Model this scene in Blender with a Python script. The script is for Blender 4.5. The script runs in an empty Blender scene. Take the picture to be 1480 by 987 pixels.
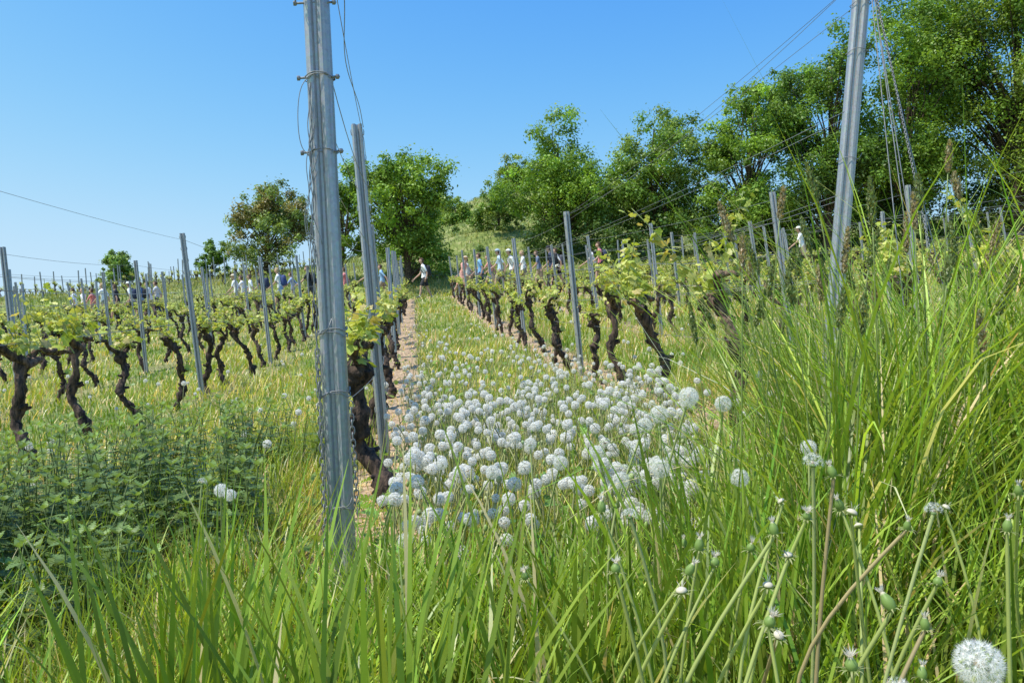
import bpy, math, random
import numpy as np
from mathutils import Vector, Matrix
rng = np.random.default_rng(7); random.seed(7)
scene = bpy.context.scene
scene.view_settings.view_transform = 'Standard'
scene.view_settings.look = 'None'
scene.view_settings.exposure = 0

# ------------------------------------------------------------ terrain
_ky = [-400,-50, 0, 2.3, 4.2, 8.6, 13, 25, 35.5, 39.5, 44, 60, 75, 82, 120, 200, 3000]
_kz = [-30,-3.0,.05,.12,.20,.45,.80,2.0,3.2,3.45,5.1,7.6,9.4,9.6,6.0,0.0,-30.0]
def sstep(t):
    t = np.clip(t, 0, 1); return t*t*(3-2*t)
def sprof(y):
    r = 0
    for o, w in ((-1.0,.2),(-.5,.2),(0,.2),(.5,.2),(1.0,.2)):
        r = r + w*np.interp(y+o, _ky, _kz)
    return r
def gz(x, y):
    x = np.asarray(x, float); y = np.asarray(y, float)
    fade = 1-sstep((np.abs(y)-95)/80)
    z = sprof(y) + .075*np.clip(x, -70, 50)*fade
    z = z + 6.6*sstep((x+18)/20)*(1-sstep((x-5)/16))*sstep((y-45)/32)*(1-sstep((y-85)/60))
    z = z - 1.3*sstep((-x-20)/25)*sstep((y-45)/22)
    z = z + .018*np.sin(2.3*x+1.1*y)+.02*np.sin(1.7*y-0.9*x+1.3)+.012*np.sin(5.1*x-3.3*y)
    z = z + .24*np.sin(.53*x+.4+.1*y)*np.sin(.42*y)*sstep((y-38)/10)
    # old terrace steps on the hillside
    z = z + .30*np.sin(y*1.05+.5*np.sin(.3*x))*sstep((y-44)/6)*sstep((x+14)/6)*(1-sstep((y-82)/8))
    return z
SL = -.13; SP = 2.18; X0 = -.28
def rowx(k, y): return X0+SP*k+SL*y
def rowu(x, y):
    u = (x-SL*y-X0)/SP
    return (u-np.round(u))*SP

# ------------------------------------------------------------ mesh helpers
class Acc:
    def __init__(s): s.V=[]; s.C=[]; s.F3=[]; s.F4=[]; s.M3=[]; s.M4=[]; s.n=0
    def add(s, V, F, C, mi=0):
        V=np.asarray(V,float).reshape(-1,3); F=np.asarray(F,int)
        C=np.asarray(C,float)
        if C.ndim==1: C=np.tile(C,(len(V),1))
        s.V.append(V); s.C.append(C[:,:3])
        if len(F):
            if F.shape[-1]==3: s.F3.append(F.reshape(-1,3)+s.n); s.M3.append(np.full(len(F.reshape(-1,3)),mi))
            else: s.F4.append(F.reshape(-1,4)+s.n); s.M4.append(np.full(len(F.reshape(-1,4)),mi))
        s.n+=len(V)
    def mesh(s, name, mats, smooth=True):
        V=np.concatenate(s.V); C=np.concatenate(s.C)
        F3=np.concatenate(s.F3) if s.F3 else np.zeros((0,3),int)
        F4=np.concatenate(s.F4) if s.F4 else np.zeros((0,4),int)
        M=np.concatenate(s.M3+s.M4) if (s.M3 or s.M4) else np.zeros(0,int)
        me=bpy.data.meshes.new(name)
        me.vertices.add(len(V)); me.vertices.foreach_set('co',V.astype(np.float32).ravel())
        loops=np.concatenate([F3.ravel(),F4.ravel()]).astype(np.int32)
        me.loops.add(len(loops)); me.loops.foreach_set('vertex_index',loops)
        n3,n4=len(F3),len(F4)
        st=np.concatenate([np.arange(n3)*3, n3*3+np.arange(n4)*4]).astype(np.int32)
        me.polygons.add(n3+n4); me.polygons.foreach_set('loop_start',st)
        for m in mats: me.materials.append(m)
        me.polygons.foreach_set('material_index',M.astype(np.int32))
        me.polygons.foreach_set('use_smooth',np.full(n3+n4,smooth))
        me.update(calc_edges=True)
        a=me.attributes.new('Col','FLOAT_COLOR','POINT')
        a.data.foreach_set('color',np.concatenate([C,np.ones((len(C),1))],1).astype(np.float32).ravel())
        me.validate()
        return me
    def obj(s, name, mats, smooth=True, parent=None):
        o=bpy.data.objects.new(name, s.mesh(name,mats,smooth)); scene.collection.objects.link(o)
        if parent: o.parent=parent
        return o
def empty(name, loc=(0,0,0)):
    o=bpy.data.objects.new(name,None); o.location=loc; scene.collection.objects.link(o); return o

def tube(P, R, sides=8, noise=0, cap=True):
    P=np.asarray(P,float); n=len(P); R=np.broadcast_to(np.asarray(R,float),(n,))
    T=np.gradient(P,axis=0); T/=np.linalg.norm(T,axis=1)[:,None]+1e-9
    ref=np.array([1.,0,0]) if abs(T[0,0])<.8 else np.array([0,0,1.])
    A=[]; a=ref
    for t in T:
        a=a-t*np.dot(a,t); a=a/(np.linalg.norm(a)+1e-9); A.append(a)
    A=np.array(A); B=np.cross(T,A)
    th=np.linspace(0,2*np.pi,sides,endpoint=False)
    rr=R[:,None]*np.ones((n,sides))
    if noise: rr=rr*(1+noise*rng.normal(size=(n,sides)))
    V=P[:,None]+rr[...,None]*(np.cos(th)[None,:,None]*A[:,None]+np.sin(th)[None,:,None]*B[:,None])
    i=np.arange(n-1)[:,None]*sides; j=np.arange(sides)[None]; j2=(j+1)%sides
    F=np.stack([i+j,i+j2,i+sides+j2,i+sides+j],-1).reshape(-1,4)
    V=V.reshape(-1,3)
    if cap:
        V=np.concatenate([V,P[-1:]+T[-1:]*R[-1]*.5])
    return V,F,(np.stack([(n-1)*sides+np.arange(sides),(n-1)*sides+(np.arange(sides)+1)%sides,np.full(sides,n*sides)],-1) if cap else None)
def addtube(acc,P,R,C,sides=8,noise=0,mi=0,cap=True):
    V,F,F3=tube(P,R,sides,noise,cap); b=acc.n
    acc.add(V,F,C,mi)
    if F3 is not None:
        acc.F3.append(F3+b); acc.M3.append(np.full(len(F3),mi))
def ellipsoid(c, r, nu=12, nv=8):
    u=np.linspace(0,2*np.pi,nu,endpoint=False); v=np.linspace(0.001,np.pi-.001,nv+1)
    V=np.stack([np.sin(v)[:,None]*np.cos(u),np.sin(v)[:,None]*np.sin(u),np.cos(v)[:,None]*np.ones(nu)],-1).reshape(-1,3)
    i=np.arange(nv)[:,None]*nu; j=np.arange(nu)[None]; j2=(j+1)%nu
    F=np.stack([i+j,i+nu+j,i+nu+j2,i+j2],-1).reshape(-1,4)
    return V*np.asarray(r)+np.asarray(c), F

def blades(acc, P, H, L, W, lean, curl, K, C0, C1, tw=None, mi=0):
    N=len(P); t=np.linspace(0,1,K+1)
    tm=(t[:-1]+t[1:])/2
    a=lean[:,None]+curl[:,None]*tm[None]**1.3
    step=(L/K)[:,None]
    hx=np.cos(H)[:,None]; hy=np.sin(H)[:,None]
    d=np.stack([hx*np.sin(a)*step,hy*np.sin(a)*step,np.cos(a)*step],-1)
    pos=np.concatenate([np.zeros((N,1,3)),np.cumsum(d,1)],1)+P[:,None]
    wp=np.clip((1-t)**.55*(.55+.45*np.sin(np.clip(t*2.4,0,1.57))),.03,1)
    tw=np.zeros(N) if tw is None else tw
    ang=H[:,None]+tw[:,None]*(t[None]-.3)
    side=np.stack([-np.sin(ang),np.cos(ang),np.zeros_like(ang)],-1)
    off=side*(W[:,None]*wp[None]/2)[...,None]
    V=np.stack([pos-off,pos+off],2).reshape(-1,3)
    i=np.arange(N)[:,None]*(2*(K+1))+2*np.arange(K)[None]
    F=np.stack([i,i+1,i+3,i+2],-1).reshape(-1,4)
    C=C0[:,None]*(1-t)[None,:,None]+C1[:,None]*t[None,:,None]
    acc.add(V,F,np.repeat(C,2,axis=1).reshape(-1,3),mi)

def frames(Nrm, ang):
    Nrm=Nrm/(np.linalg.norm(Nrm,axis=1)[:,None]+1e-9)
    ref=np.where(np.abs(Nrm[:,2:3])<.9,np.array([[0,0,1.]]),np.array([[1.,0,0]]))
    A=np.cross(ref,Nrm); A/=np.linalg.norm(A,axis=1)[:,None]
    B=np.cross(Nrm,A)
    c=np.cos(ang)[:,None]; s=np.sin(ang)[:,None]
    return np.stack([A*c+B*s,-A*s+B*c,Nrm],-1)
def inst(acc,TV,TF,P,R,S,C,mi=0,TC=None):
    N=len(P); m=len(TV)
    V=P[:,None]+S[:,None,None]*np.einsum('nij,mj->nmi',R,TV)
    F=TF[None]+(np.arange(N)*m)[:,None,None]
    CC=np.repeat(C[:,None],m,axis=1)
    if TC is not None: CC=CC*TC[None]
    acc.add(V.reshape(-1,3),F.reshape(-1,TF.shape[1]),CC.reshape(-1,3),mi)

# ------------------------------------------------------------ materials
def newmat(name):
    m=bpy.data.materials.new(name); m.use_nodes=True; nt=m.node_tree
    return m,nt,nt.nodes['Principled BSDF'],nt.nodes['Material Output']
def plantmat(name, trans=.35, rough=.5, spec=.35, tint=(1.15,1.1,.6)):
    m,nt,p,out=newmat(name)
    a=nt.nodes.new('ShaderNodeAttribute'); a.attribute_name='Col'
    nt.links.new(a.outputs['Color'],p.inputs['Base Color'])
    p.inputs['Roughness'].default_value=rough; p.inputs['Specular IOR Level'].default_value=spec
    tr=nt.nodes.new('ShaderNodeBsdfTranslucent'); mx=nt.nodes.new('ShaderNodeMixShader')
    mul=nt.nodes.new('ShaderNodeMix'); mul.data_type='RGBA'; mul.blend_type='MULTIPLY'; mul.inputs[0].default_value=1
    nt.links.new(a.outputs['Color'],mul.inputs[6]); mul.inputs[7].default_value=(*tint,1)
    nt.links.new(mul.outputs[2],tr.inputs['Color'])
    mx.inputs[0].default_value=trans
    nt.links.new(p.outputs[0],mx.inputs[1]); nt.links.new(tr.outputs[0],mx.inputs[2]); nt.links.new(mx.outputs[0],out.inputs[0])
    return m
M_grass=plantmat('grass_blade',.36,.38,.35,(1.45,1.3,.5))
M_leaf=plantmat('leaf',.35,.42,.35,(1.35,1.25,.5))
M_tree=plantmat('tree_leaf',.33,.45,.35,(1.4,1.35,.5))
M_fluff=plantmat('seed_fluff',.5,.8,.05,(1,1,1))
M_stem=plantmat('stem',.15,.5,.4,(1,1,1))
def barkmat():
    m,nt,p,out=newmat('bark')
    a=nt.nodes.new('ShaderNodeAttribute'); a.attribute_name='Col'
    n=nt.nodes.new('ShaderNodeTexNoise'); n.inputs['Scale'].default_value=45; n.inputs['Detail'].default_value=8
    tc=nt.nodes.new('ShaderNodeTexCoord'); mp=nt.nodes.new('ShaderNodeMapping'); mp.inputs['Scale'].default_value=(1,1,.25)
    nt.links.new(tc.outputs['Object'],mp.inputs[0]); nt.links.new(mp.outputs[0],n.inputs['Vector'])
    r=nt.nodes.new('ShaderNodeValToRGB'); r.color_ramp.elements[0].position=.38; r.color_ramp.elements[0].color=(.2,.2,.2,1)
    r.color_ramp.elements[1].position=.68; r.color_ramp.elements[1].color=(2.6,2.4,2.2,1)
    nt.links.new(n.outputs[0],r.inputs[0])
    mul=nt.nodes.new('ShaderNodeMix'); mul.data_type='RGBA'; mul.blend_type='MULTIPLY'; mul.inputs[0].default_value=1
    nt.links.new(a.outputs['Color'],mul.inputs[6]); nt.links.new(r.outputs[0],mul.inputs[7]); nt.links.new(mul.outputs[2],p.inputs['Base Color'])
    p.inputs['Roughness'].default_value=.9
    b=nt.nodes.new('ShaderNodeBump'); b.inputs['Strength'].default_value=1.0; b.inputs['Distance'].default_value=.018
    nt.links.new(n.outputs[0],b.inputs['Height']); nt.links.new(b.outputs[0],p.inputs['Normal'])
    return m
M_bark=barkmat()
def steelmat():
    m,nt,p,out=newmat('galvanised_steel')
    tc=nt.nodes.new('ShaderNodeTexCoord'); mp=nt.nodes.new('ShaderNodeMapping'); mp.inputs['Scale'].default_value=(40,40,1.2)
    n=nt.nodes.new('ShaderNodeTexNoise'); n.inputs['Scale'].default_value=1.6; n.inputs['Detail'].default_value=6; n.inputs['Roughness'].default_value=.6
    nt.links.new(tc.outputs['Object'],mp.inputs[0]); nt.links.new(mp.outputs[0],n.inputs['Vector'])
    v=nt.nodes.new('ShaderNodeTexVoronoi'); v.inputs['Scale'].default_value=110; nt.links.new(tc.outputs['Object'],v.inputs['Vector'])
    r=nt.nodes.new('ShaderNodeValToRGB'); r.color_ramp.elements[0].position=.3; r.color_ramp.elements[0].color=(.29,.30,.32,1)
    r.color_ramp.elements[1].position=.72; r.color_ramp.elements[1].color=(.47,.48,.50,1)
    nt.links.new(n.outputs[0],r.inputs[0])
    mx=nt.nodes.new('ShaderNodeMix'); mx.data_type='RGBA'; mx.blend_type='OVERLAY'; mx.inputs[0].default_value=.14
    nt.links.new(r.outputs[0],mx.inputs[6]); nt.links.new(v.outputs['Color'],mx.inputs[7])
    hs=nt.nodes.new('ShaderNodeHueSaturation'); hs.inputs['Saturation'].default_value=.45
    nt.links.new(mx.outputs[2],hs.inputs['Color']); nt.links.new(hs.outputs[0],p.inputs['Base Color'])
    p.inputs['Metallic'].default_value=.4; p.inputs['Roughness'].default_value=.4
    return m
M_steel=steelmat()
def wiremat():
    m,nt,p,out=newmat('wire')
    n=nt.nodes.new('ShaderNodeTexNoise'); n.inputs['Scale'].default_value=60
    r=nt.nodes.new('ShaderNodeValToRGB'); r.color_ramp.elements[0].color=(.06,.06,.065,1); r.color_ramp.elements[1].color=(.5,.5,.5,1)
    nt.links.new(n.outputs[0],r.inputs[0]); nt.links.new(r.outputs[0],p.inputs['Base Color'])
    p.inputs['Metallic'].default_value=.4; p.inputs['Roughness'].default_value=.5
    return m
M_wire=wiremat()
def clothmat():
    m,nt,p,out=newmat('cloth_and_skin')
    a=nt.nodes.new('ShaderNodeAttribute'); a.attribute_name='Col'
    n=nt.nodes.new('ShaderNodeTexNoise'); n.inputs['Scale'].default_value=14
    b=nt.nodes.new('ShaderNodeBump'); b.inputs['Strength'].default_value=.4; b.inputs['Distance'].default_value=.02
    nt.links.new(n.outputs[0],b.inputs['Height']); nt.links.new(b.outputs[0],p.inputs['Normal'])
    nt.links.new(a.outputs['Color'],p.inputs['Base Color']); p.inputs['Roughness'].default_value=.8
    return m
M_cloth=clothmat()

def groundmat():
    m,nt,p,out=newmat('meadow_soil')
    N=nt.nodes; L=nt.links
    g=N.new('ShaderNodeNewGeometry'); sx=N.new('ShaderNodeSeparateXYZ'); L.new(g.outputs['Position'],sx.inputs[0])
    def math_(op,a,b=None,clamp=False):
        n=N.new('ShaderNodeMath'); n.operation=op; n.use_clamp=clamp
        for i,v in enumerate((a,b)):
            if v is None: continue
            if isinstance(v,(int,float)): n.inputs[i].default_value=v
            else: L.new(v,n.inputs[i])
        return n.outputs[0]
    n1=N.new('ShaderNodeTexNoise'); n1.inputs['Scale'].default_value=1.4; n1.inputs['Detail'].default_value=10; n1.inputs['Roughness'].default_value=.7
    L.new(g.outputs['Position'],n1.inputs['Vector'])
    n2=N.new('ShaderNodeTexNoise'); n2.inputs['Scale'].default_value=26; n2.inputs['Detail'].default_value=8; L.new(g.outputs['Position'],n2.inputs['Vector'])
    w=math_('ADD',sx.outputs[0],math_('MULTIPLY',sx.outputs[1],-SL)); u0=math_('DIVIDE',math_('SUBTRACT',w,X0+.12),SP)
    u=math_('SUBTRACT',u0,math_('ROUND',u0)); du=math_('MULTIPLY',math_('ABSOLUTE',u),SP)
    du=math_('ADD',du,math_('MULTIPLY',math_('SUBTRACT',n1.outputs[0],.5),.7))
    strip=math_('SUBTRACT',1,math_('MULTIPLY',math_('SUBTRACT',du,.20),5,True),True)
    strip=math_('MULTIPLY',strip,math_('LESS_THAN',sx.outputs[1],35.5))
    strip=math_('MULTIPLY',strip,math_('ADD',math_('MULTIPLY',math_('GREATER_THAN',u0,-.5),.75),.25))
    py=math_('ABSOLUTE',math_('SUBTRACT',sx.outputs[1],37.5)); road=math_('LESS_THAN',math_('ADD',py,n1.outputs[0]),1.7)
    strip=math_('MAXIMUM',strip,road)
    r1=N.new('ShaderNodeValToRGB'); e=r1.color_ramp.elements
    e[0].position=.3; e[0].color=(.08,.12,.03,1); e[1].position=.7; e[1].color=(.46,.41,.19,1)
    mid=r1.color_ramp.elements.new(.5); mid.color=(.21,.26,.055,1)
    L.new(n1.outputs[0],r1.inputs[0])
    r2=N.new('ShaderNodeValToRGB'); e=r2.color_ramp.elements
    e[0].position=.35; e[0].color=(.26,.16,.085,1); e[1].position=.68; e[1].color=(.74,.53,.33,1)
    L.new(n2.outputs[0],r2.inputs[0])
    mx=N.new('ShaderNodeMix'); mx.data_type='RGBA'; L.new(strip,mx.inputs[0]); L.new(r1.outputs[0],mx.inputs[6]); L.new(r2.outputs[0],mx.inputs[7])
    L.new(mx.outputs[2],p.inputs['Base Color']); p.inputs['Roughness'].default_value=.95
    b=N.new('ShaderNodeBump'); b.inputs['Strength'].default_value=.9; b.inputs['Distance'].default_value=.06
    L.new(n2.outputs[0],b.inputs['Height']); L.new(b.outputs[0],p.inputs['Normal'])
    return m
def axis(lim,n,d0):
    t=np.linspace(-1,1,n); k=np.arcsinh(lim/d0); return d0*np.sinh(k*t)
ax=axis(1800,361,6.0); ay=axis(1800,461,14.0)+25
GX,GY=np.meshgrid(ax,ay); GZ=gz(GX,GY)
acc=Acc(); ny,nx=GX.shape
i=np.arange(ny-1)[:,None]*nx; j=np.arange(nx-1)[None]
acc.add(np.stack([GX,GY,GZ],-1).reshape(-1,3),np.stack([i+j,i+j+1,i+nx+j+1,i+nx+j],-1).reshape(-1,4),(.1,.15,.05))
acc.obj('ground',[groundmat()])

# ------------------------------------------------------------ grass
def colvar(n, c, v=.2, hv=.12):
    c=np.asarray(c,float); b=np.exp(rng.normal(0,v,(n,1))); h=1+rng.normal(0,hv,(n,1))
    out=c[None]*b; out[:,0:1]*=np.clip(h,.5,1.7); return np.clip(out,.005,.9)
def fan(n,d0,d1,amax=46,power=1.0):
    d=d0*(d1/d0)**(rng.random(n)**power); a=np.radians(rng.uniform(-amax,amax,n))
    return d*np.sin(a)*1.05, d*np.cos(a), d
def onground(x,y,dz=-.01): return np.stack([x,y,gz(x,y)+dz],1)
def patchn(x,y):
    return .5+.25*np.sin(1.9*x+.7*y+1)+.25*np.sin(.8*x-1.3*y+2.1*np.sin(.6*x))
G1=np.array((.145,.29,.028)); G2=np.array((.42,.52,.085)); STR=np.array((.72,.60,.33))
acc=Acc()
x,y,d=fan(175000,1.3,46)
leftr=(x-SL*y-X0)<-SP*.5
u=np.abs(rowu(x-.12,y)); strip=(u<.24)&(y<35.5)
keep=~(strip&(rng.random(len(x))<np.where(leftr,.25,.72))) & ~((np.abs(y-37.5)<1.3)&(rng.random(len(x))<.85))
x,y,d,strip,leftr=x[keep],y[keep],d[keep],strip[keep],leftr[keep]
n=len(x); pn=patchn(x,y)
dry=(rng.random(n)<np.where(strip,np.where(leftr,.4,.75),.14+.24*pn))
L_=rng.uniform(.08,.25,n)*np.where(strip,np.where(leftr,.7,.45),1)*(.6+.6*pn)
right=(x-SL*y-X0>SP); dzone=(x-SL*y-X0>0)&(x-SL*y-X0<SP)&(y<10)
L_*=np.where(right,1.5,1)*np.where(dzone,.72,1)
c=colvar(n,(1,1,1),.25)*(G1[None]*(1-pn[:,None])+G2[None]*pn[:,None])
c[dry]=colvar(dry.sum(),STR,.25)
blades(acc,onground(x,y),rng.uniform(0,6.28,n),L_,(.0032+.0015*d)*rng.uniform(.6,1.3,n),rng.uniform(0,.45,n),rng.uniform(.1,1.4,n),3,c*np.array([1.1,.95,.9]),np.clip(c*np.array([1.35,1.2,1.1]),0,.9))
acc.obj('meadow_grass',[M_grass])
acc=Acc()
n=75000; d=rng.uniform(38,84,n); a=np.radians(rng.uniform(-42,42,n)); x=d*np.sin(a); y=d*np.cos(a)
k=(y>39.2); x,y,d=x[k],y[k],d[k]; n=len(x); pn=patchn(x*.25,y*.3)*.5+.5*patchn(x*1.1+3,y*1.2)
c=colvar(n,(1,1,1),.2)*(np.array((.12,.22,.04))*(1-pn[:,None])+np.array((.46,.43,.19))*pn[:,None])
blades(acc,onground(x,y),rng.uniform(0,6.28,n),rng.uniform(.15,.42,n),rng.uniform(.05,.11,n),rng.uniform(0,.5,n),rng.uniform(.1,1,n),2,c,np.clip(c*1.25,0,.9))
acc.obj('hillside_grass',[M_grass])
acc=Acc()
def tall(n,xr,yr,lr,wr,curl=(.1,1.3),lean=(0,.3),K=7,cols=(G1,G2),dryp=.04,mind=.66,clump=True,xmin=None,bias=0.):
    if clump:
        m=max(6,n//14); cx=rng.uniform(*xr,m); cy=rng.uniform(*yr,m); idx=rng.integers(0,m,n)
        x=cx[idx]+rng.normal(0,.035,n); y=cy[idx]+rng.normal(0,.035,n)
        cv=np.exp(rng.normal(0,.32,m))[idx][:,None]; tcl=rng.random((m,1))[idx]
    else: x=rng.uniform(*xr,n); y=rng.uniform(*yr,n); cv=np.ones((n,1)); tcl=rng.random((n,1))
    dd=np.hypot(x,y); k=(dd>mind)&~((x>.02)&(x<.8)&(dd<1.12))
    if xmin is not None: k&=(x>xmin*y)
    x,y,cv,tcl=x[k],y[k],cv[k],tcl[k]; n=len(x)
    t=np.clip(.55*rng.random((n,1))**1.3+.45*tcl+bias,0,1); c=colvar(n,(1,1,1),.22)*cv*(cols[0]*(1-t)+cols[1]*t)
    dr=rng.random(n)<dryp; c[dr]=colvar(dr.sum(),STR,.2); c=np.clip(c,0,.8)
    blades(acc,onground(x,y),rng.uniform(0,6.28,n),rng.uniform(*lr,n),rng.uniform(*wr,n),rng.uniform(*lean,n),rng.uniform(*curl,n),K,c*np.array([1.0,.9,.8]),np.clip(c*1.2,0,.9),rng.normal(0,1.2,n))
tall(2800,(-1.5,-.35),(.85,2.2),(.20,.42),(.004,.010),bias=.15,dryp=.07)
tall(2600,(-.45,.5),(.85,2.1),(.24,.46),(.005,.012),dryp=.05)
tall(220,(-.50,.10),(.8,1.35),(.45,.70),(.010,.018),curl=(.0,.7),lean=(0,.22))
tall(110,(.0,.55),(1.12,1.5),(.5,.74),(.009,.016),curl=(.0,.8),lean=(0,.25))
tall(60,(-1.0,-.45),(.85,1.3),(.40,.62),(.008,.014),curl=(.0,.6),lean=(0,.25))
tall(4600,(.45,1.9),(1.0,2.6),(.34,.66),(.005,.011),dryp=.09)
tall(900,(.02,.8),(.75,1.15),(.18,.34),(.004,.009),mind=.7)
tall(2600,(.75,3.2),(1.5,4.2),(.6,1.08),(.004,.010),curl=(.1,1.6),dryp=.1,xmin=.35)
tall(3600,(.6,2.6),(1.45,2.8),(.75,1.2),(.004,.011),curl=(.3,1.8),lean=(0,.4),xmin=.38,dryp=.08)
tall(1000,(.62,2.1),(1.45,2.6),(1.0,1.5),(.005,.010),curl=(.4,2.0),lean=(0,.35),xmin=.40,dryp=.08)
tall(4200,(1.9,7),(3.5,11),(.28,.58),(.006,.012),curl=(.1,1.4),K=5,dryp=.2)
tall(1200,(-2.0,-.8),(2.0,5),(.25,.40),(.004,.008),bias=.15)
n=2600; x=rng.uniform(.0,.85,n); y=rng.uniform(.62,1.2,n); c=colvar(n,(1,1,1),.3)*(G1*.5+G2*.5)
blades(acc,onground(x,y),rng.uniform(0,6.28,n),rng.uniform(.12,.32,n),rng.uniform(.003,.007,n),rng.uniform(0,.4,n),rng.uniform(.1,1.3,n),6,c*.9,np.clip(c*1.2,0,.9),rng.normal(0,1,n))
acc.obj('tall_foreground_grass',[M_grass])

acc=Acc()
def panicle(x,y,ztop,lx,ly,ln,r,col):
    z0=float(gz(x,y)); h=ztop-z0-ln*.9; n=14; t=np.linspace(0,1,n)
    P=np.stack([x+lx*(t**2-1),y+ly*(t**2-1),z0+h*t],1); addtube(acc,P,np.linspace(.0024,.0013,n),(.30,.38,.12),5)
    m=int(560*ln/.10); tt=rng.random(m); top=P[-1]; dirv=P[-1]-P[-2]; dirv/=np.linalg.norm(dirv)
    dirv=dirv+np.array([lx*1.0,0,0]); dirv/=np.linalg.norm(dirv)
    addtube(acc,[top,top+dirv*ln*.5,top+dirv*ln],.0009,(.26,.32,.10),4)
    ph=rng.uniform(0,6.28,m); rad=r*(np.sin(np.pi*np.clip(tt*.85+.12,0,1))**.7)*(.6+.4*np.sin(tt*31)**2)*rng.random(m)**.5
    C=top+dirv*(tt*ln)[:,None]+np.stack([np.cos(ph)*rad,np.sin(ph)*rad,np.zeros(m)],1)
    Nn=np.stack([np.cos(ph),np.sin(ph),rng.normal(0,.5,m)],1)
    TV=np.array([[0,-.4,0],[.28,.2,.05],[0,1,.15],[-.28,.2,.05]]); TF=np.array([[0,1,2,3]])
    R=frames(Nn,rng.normal(0,.3,m)); inst(acc,TV,TF,C,R,np.full(m,.0065),colvar(m,col,.25))
gp=[(.46,1.60,1.185,-.12),(.507,1.6,1.11,-.10),(.638,1.6,1.265,-.10),(.70,1.62,1.13,.03),(.728,1.55,1.22,-.02),(.85,1.6,1.24,-.03),(.908,1.6,1.31,.02),
    (.79,1.7,1.14,.08),(.55,1.5,1.03,-.06),(1.0,1.6,1.15,.06),(.95,1.5,1.02,.1),(.66,1.45,.98,.02),(.86,1.4,.95,-.04),(1.15,1.9,1.2,.0),(.60,1.8,1.08,.05),(1.25,2.0,1.12,-.08),
    (.74,1.9,1.2,-.1),(.50,1.9,1.0,-.12),(1.02,1.75,1.28,-.08),(.42,1.75,.98,-.05)]
for _ in range(26):
    yy_=rng.uniform(1.45,2.5); xx_=yy_*rng.uniform(.30,.66); gp.append((xx_,yy_,rng.uniform(.92,1.22),rng.uniform(-.14,.1)))
for q,(x,y,zt,lx) in enumerate(gp):
    panicle(x,y,zt,lx,0,rng.uniform(.06,.10),rng.uniform(.009,.014),(.22,.27,.10) if q%3 else (.38,.32,.19))
acc.obj('flowering_grass',[M_grass])

# ------------------------------------------------------------ nettles
acc=Acc()
yy=np.array([0,.12,.3,.5,.68,.84,1.0]); ww=np.array([.02,.26,.33,.28,.2,.11,0])
TV=[[0,yv,-.12*(yv-.1)**2-.0] for yv in yy]
TFn=[]
for s in (-1,1):
    b=len(TV)
    for i_ in range(len(yy)-1):
        TV.append([s*ww[i_+1]*1.0,yy[i_]+.04,.06-.12*yy[i_]**2]); TV.append([s*ww[i_+1]*.80,yy[i_+1]-.03,.05-.12*yy[i_+1]**2])
    for i_ in range(len(yy)-1):
        q=[i_,b+2*i_,b+2*i_+1,i_+1]; TFn.append(q if s>0 else q[::-1])
TVn=np.array(TV); TFn=np.array(TFn)
def nettle_patch(n,cx,cy,rx,ry,hr):
    P=[];R=[];S=[];C=[]
    for _ in range(n):
        a=rng.uniform(0,6.28); r=math.sqrt(rng.random()); x=cx+rx*r*math.cos(a); y=cy+ry*r*math.sin(a)
        h=rng.uniform(*hr); z=float(gz(x,y)); lx,ly=rng.normal(0,.12,2)*h; pb=rng.uniform(.7,1.3)
        pts=np.array([[x+lx*t*t,y+ly*t*t,z+h*t] for t in np.linspace(0,1,5)])
        addtube(acc,pts,np.linspace(.004,.0018,5),(.18,.24,.08),4)
        nn=int(h/.042); a0=rng.uniform(0,3.14)
        for k_ in range(2,nn+1):
            t=k_/nn; p=np.array([x+lx*t*t,y+ly*t*t,z+h*t]); s=.092*(1-.6*max(0,t-.35)/.65)*rng.uniform(.8,1.15)*min(1,.5+t)
            for q in range(2 if t<.93 else 4):
                az=a0+k_*1.5708+q*(3.1416 if t<.93 else 1.57)+rng.normal(0,.15)
                tilt=rng.uniform(-.35,.45) if t<.9 else .7
                f=np.array([math.cos(az)*math.cos(tilt),math.sin(az)*math.cos(tilt),math.sin(tilt)])
                sd=np.array([-math.sin(az),math.cos(az),0])
                nm=np.cross(sd,f)*-1
                if nm[2]<0: nm=-nm
                sd=np.cross(f,nm)
                P.append(p+f*.006); R.append(np.stack([sd,f,nm],-1)); S.append(s)
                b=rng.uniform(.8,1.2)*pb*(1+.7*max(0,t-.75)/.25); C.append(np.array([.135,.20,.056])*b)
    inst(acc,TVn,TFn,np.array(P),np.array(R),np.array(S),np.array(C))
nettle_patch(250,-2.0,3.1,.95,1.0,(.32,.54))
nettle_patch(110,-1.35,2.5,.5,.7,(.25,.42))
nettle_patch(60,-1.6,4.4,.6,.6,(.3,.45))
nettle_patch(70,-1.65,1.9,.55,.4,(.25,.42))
acc.obj('stinging_nettles',[M_leaf])
acc=Acc()
x,y,d=fan(4200,2.2,14); n=len(x)
P=onground(x,y,.03)+np.stack([np.zeros(n),np.zeros(n),rng.uniform(0,.10,n)],1)
az=rng.uniform(0,6.28,n); tl=rng.uniform(.1,.9,n)
Nn=np.stack([-np.cos(az)*np.sin(tl),-np.sin(az)*np.sin(tl),np.cos(tl)],1)
inst(acc,TVn,TFn,P,frames(Nn,rng.uniform(0,6.28,n)),rng.uniform(.04,.11,n),colvar(n,(.20,.33,.07),.25))
acc.obj('meadow_weeds',[M_leaf])

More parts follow.
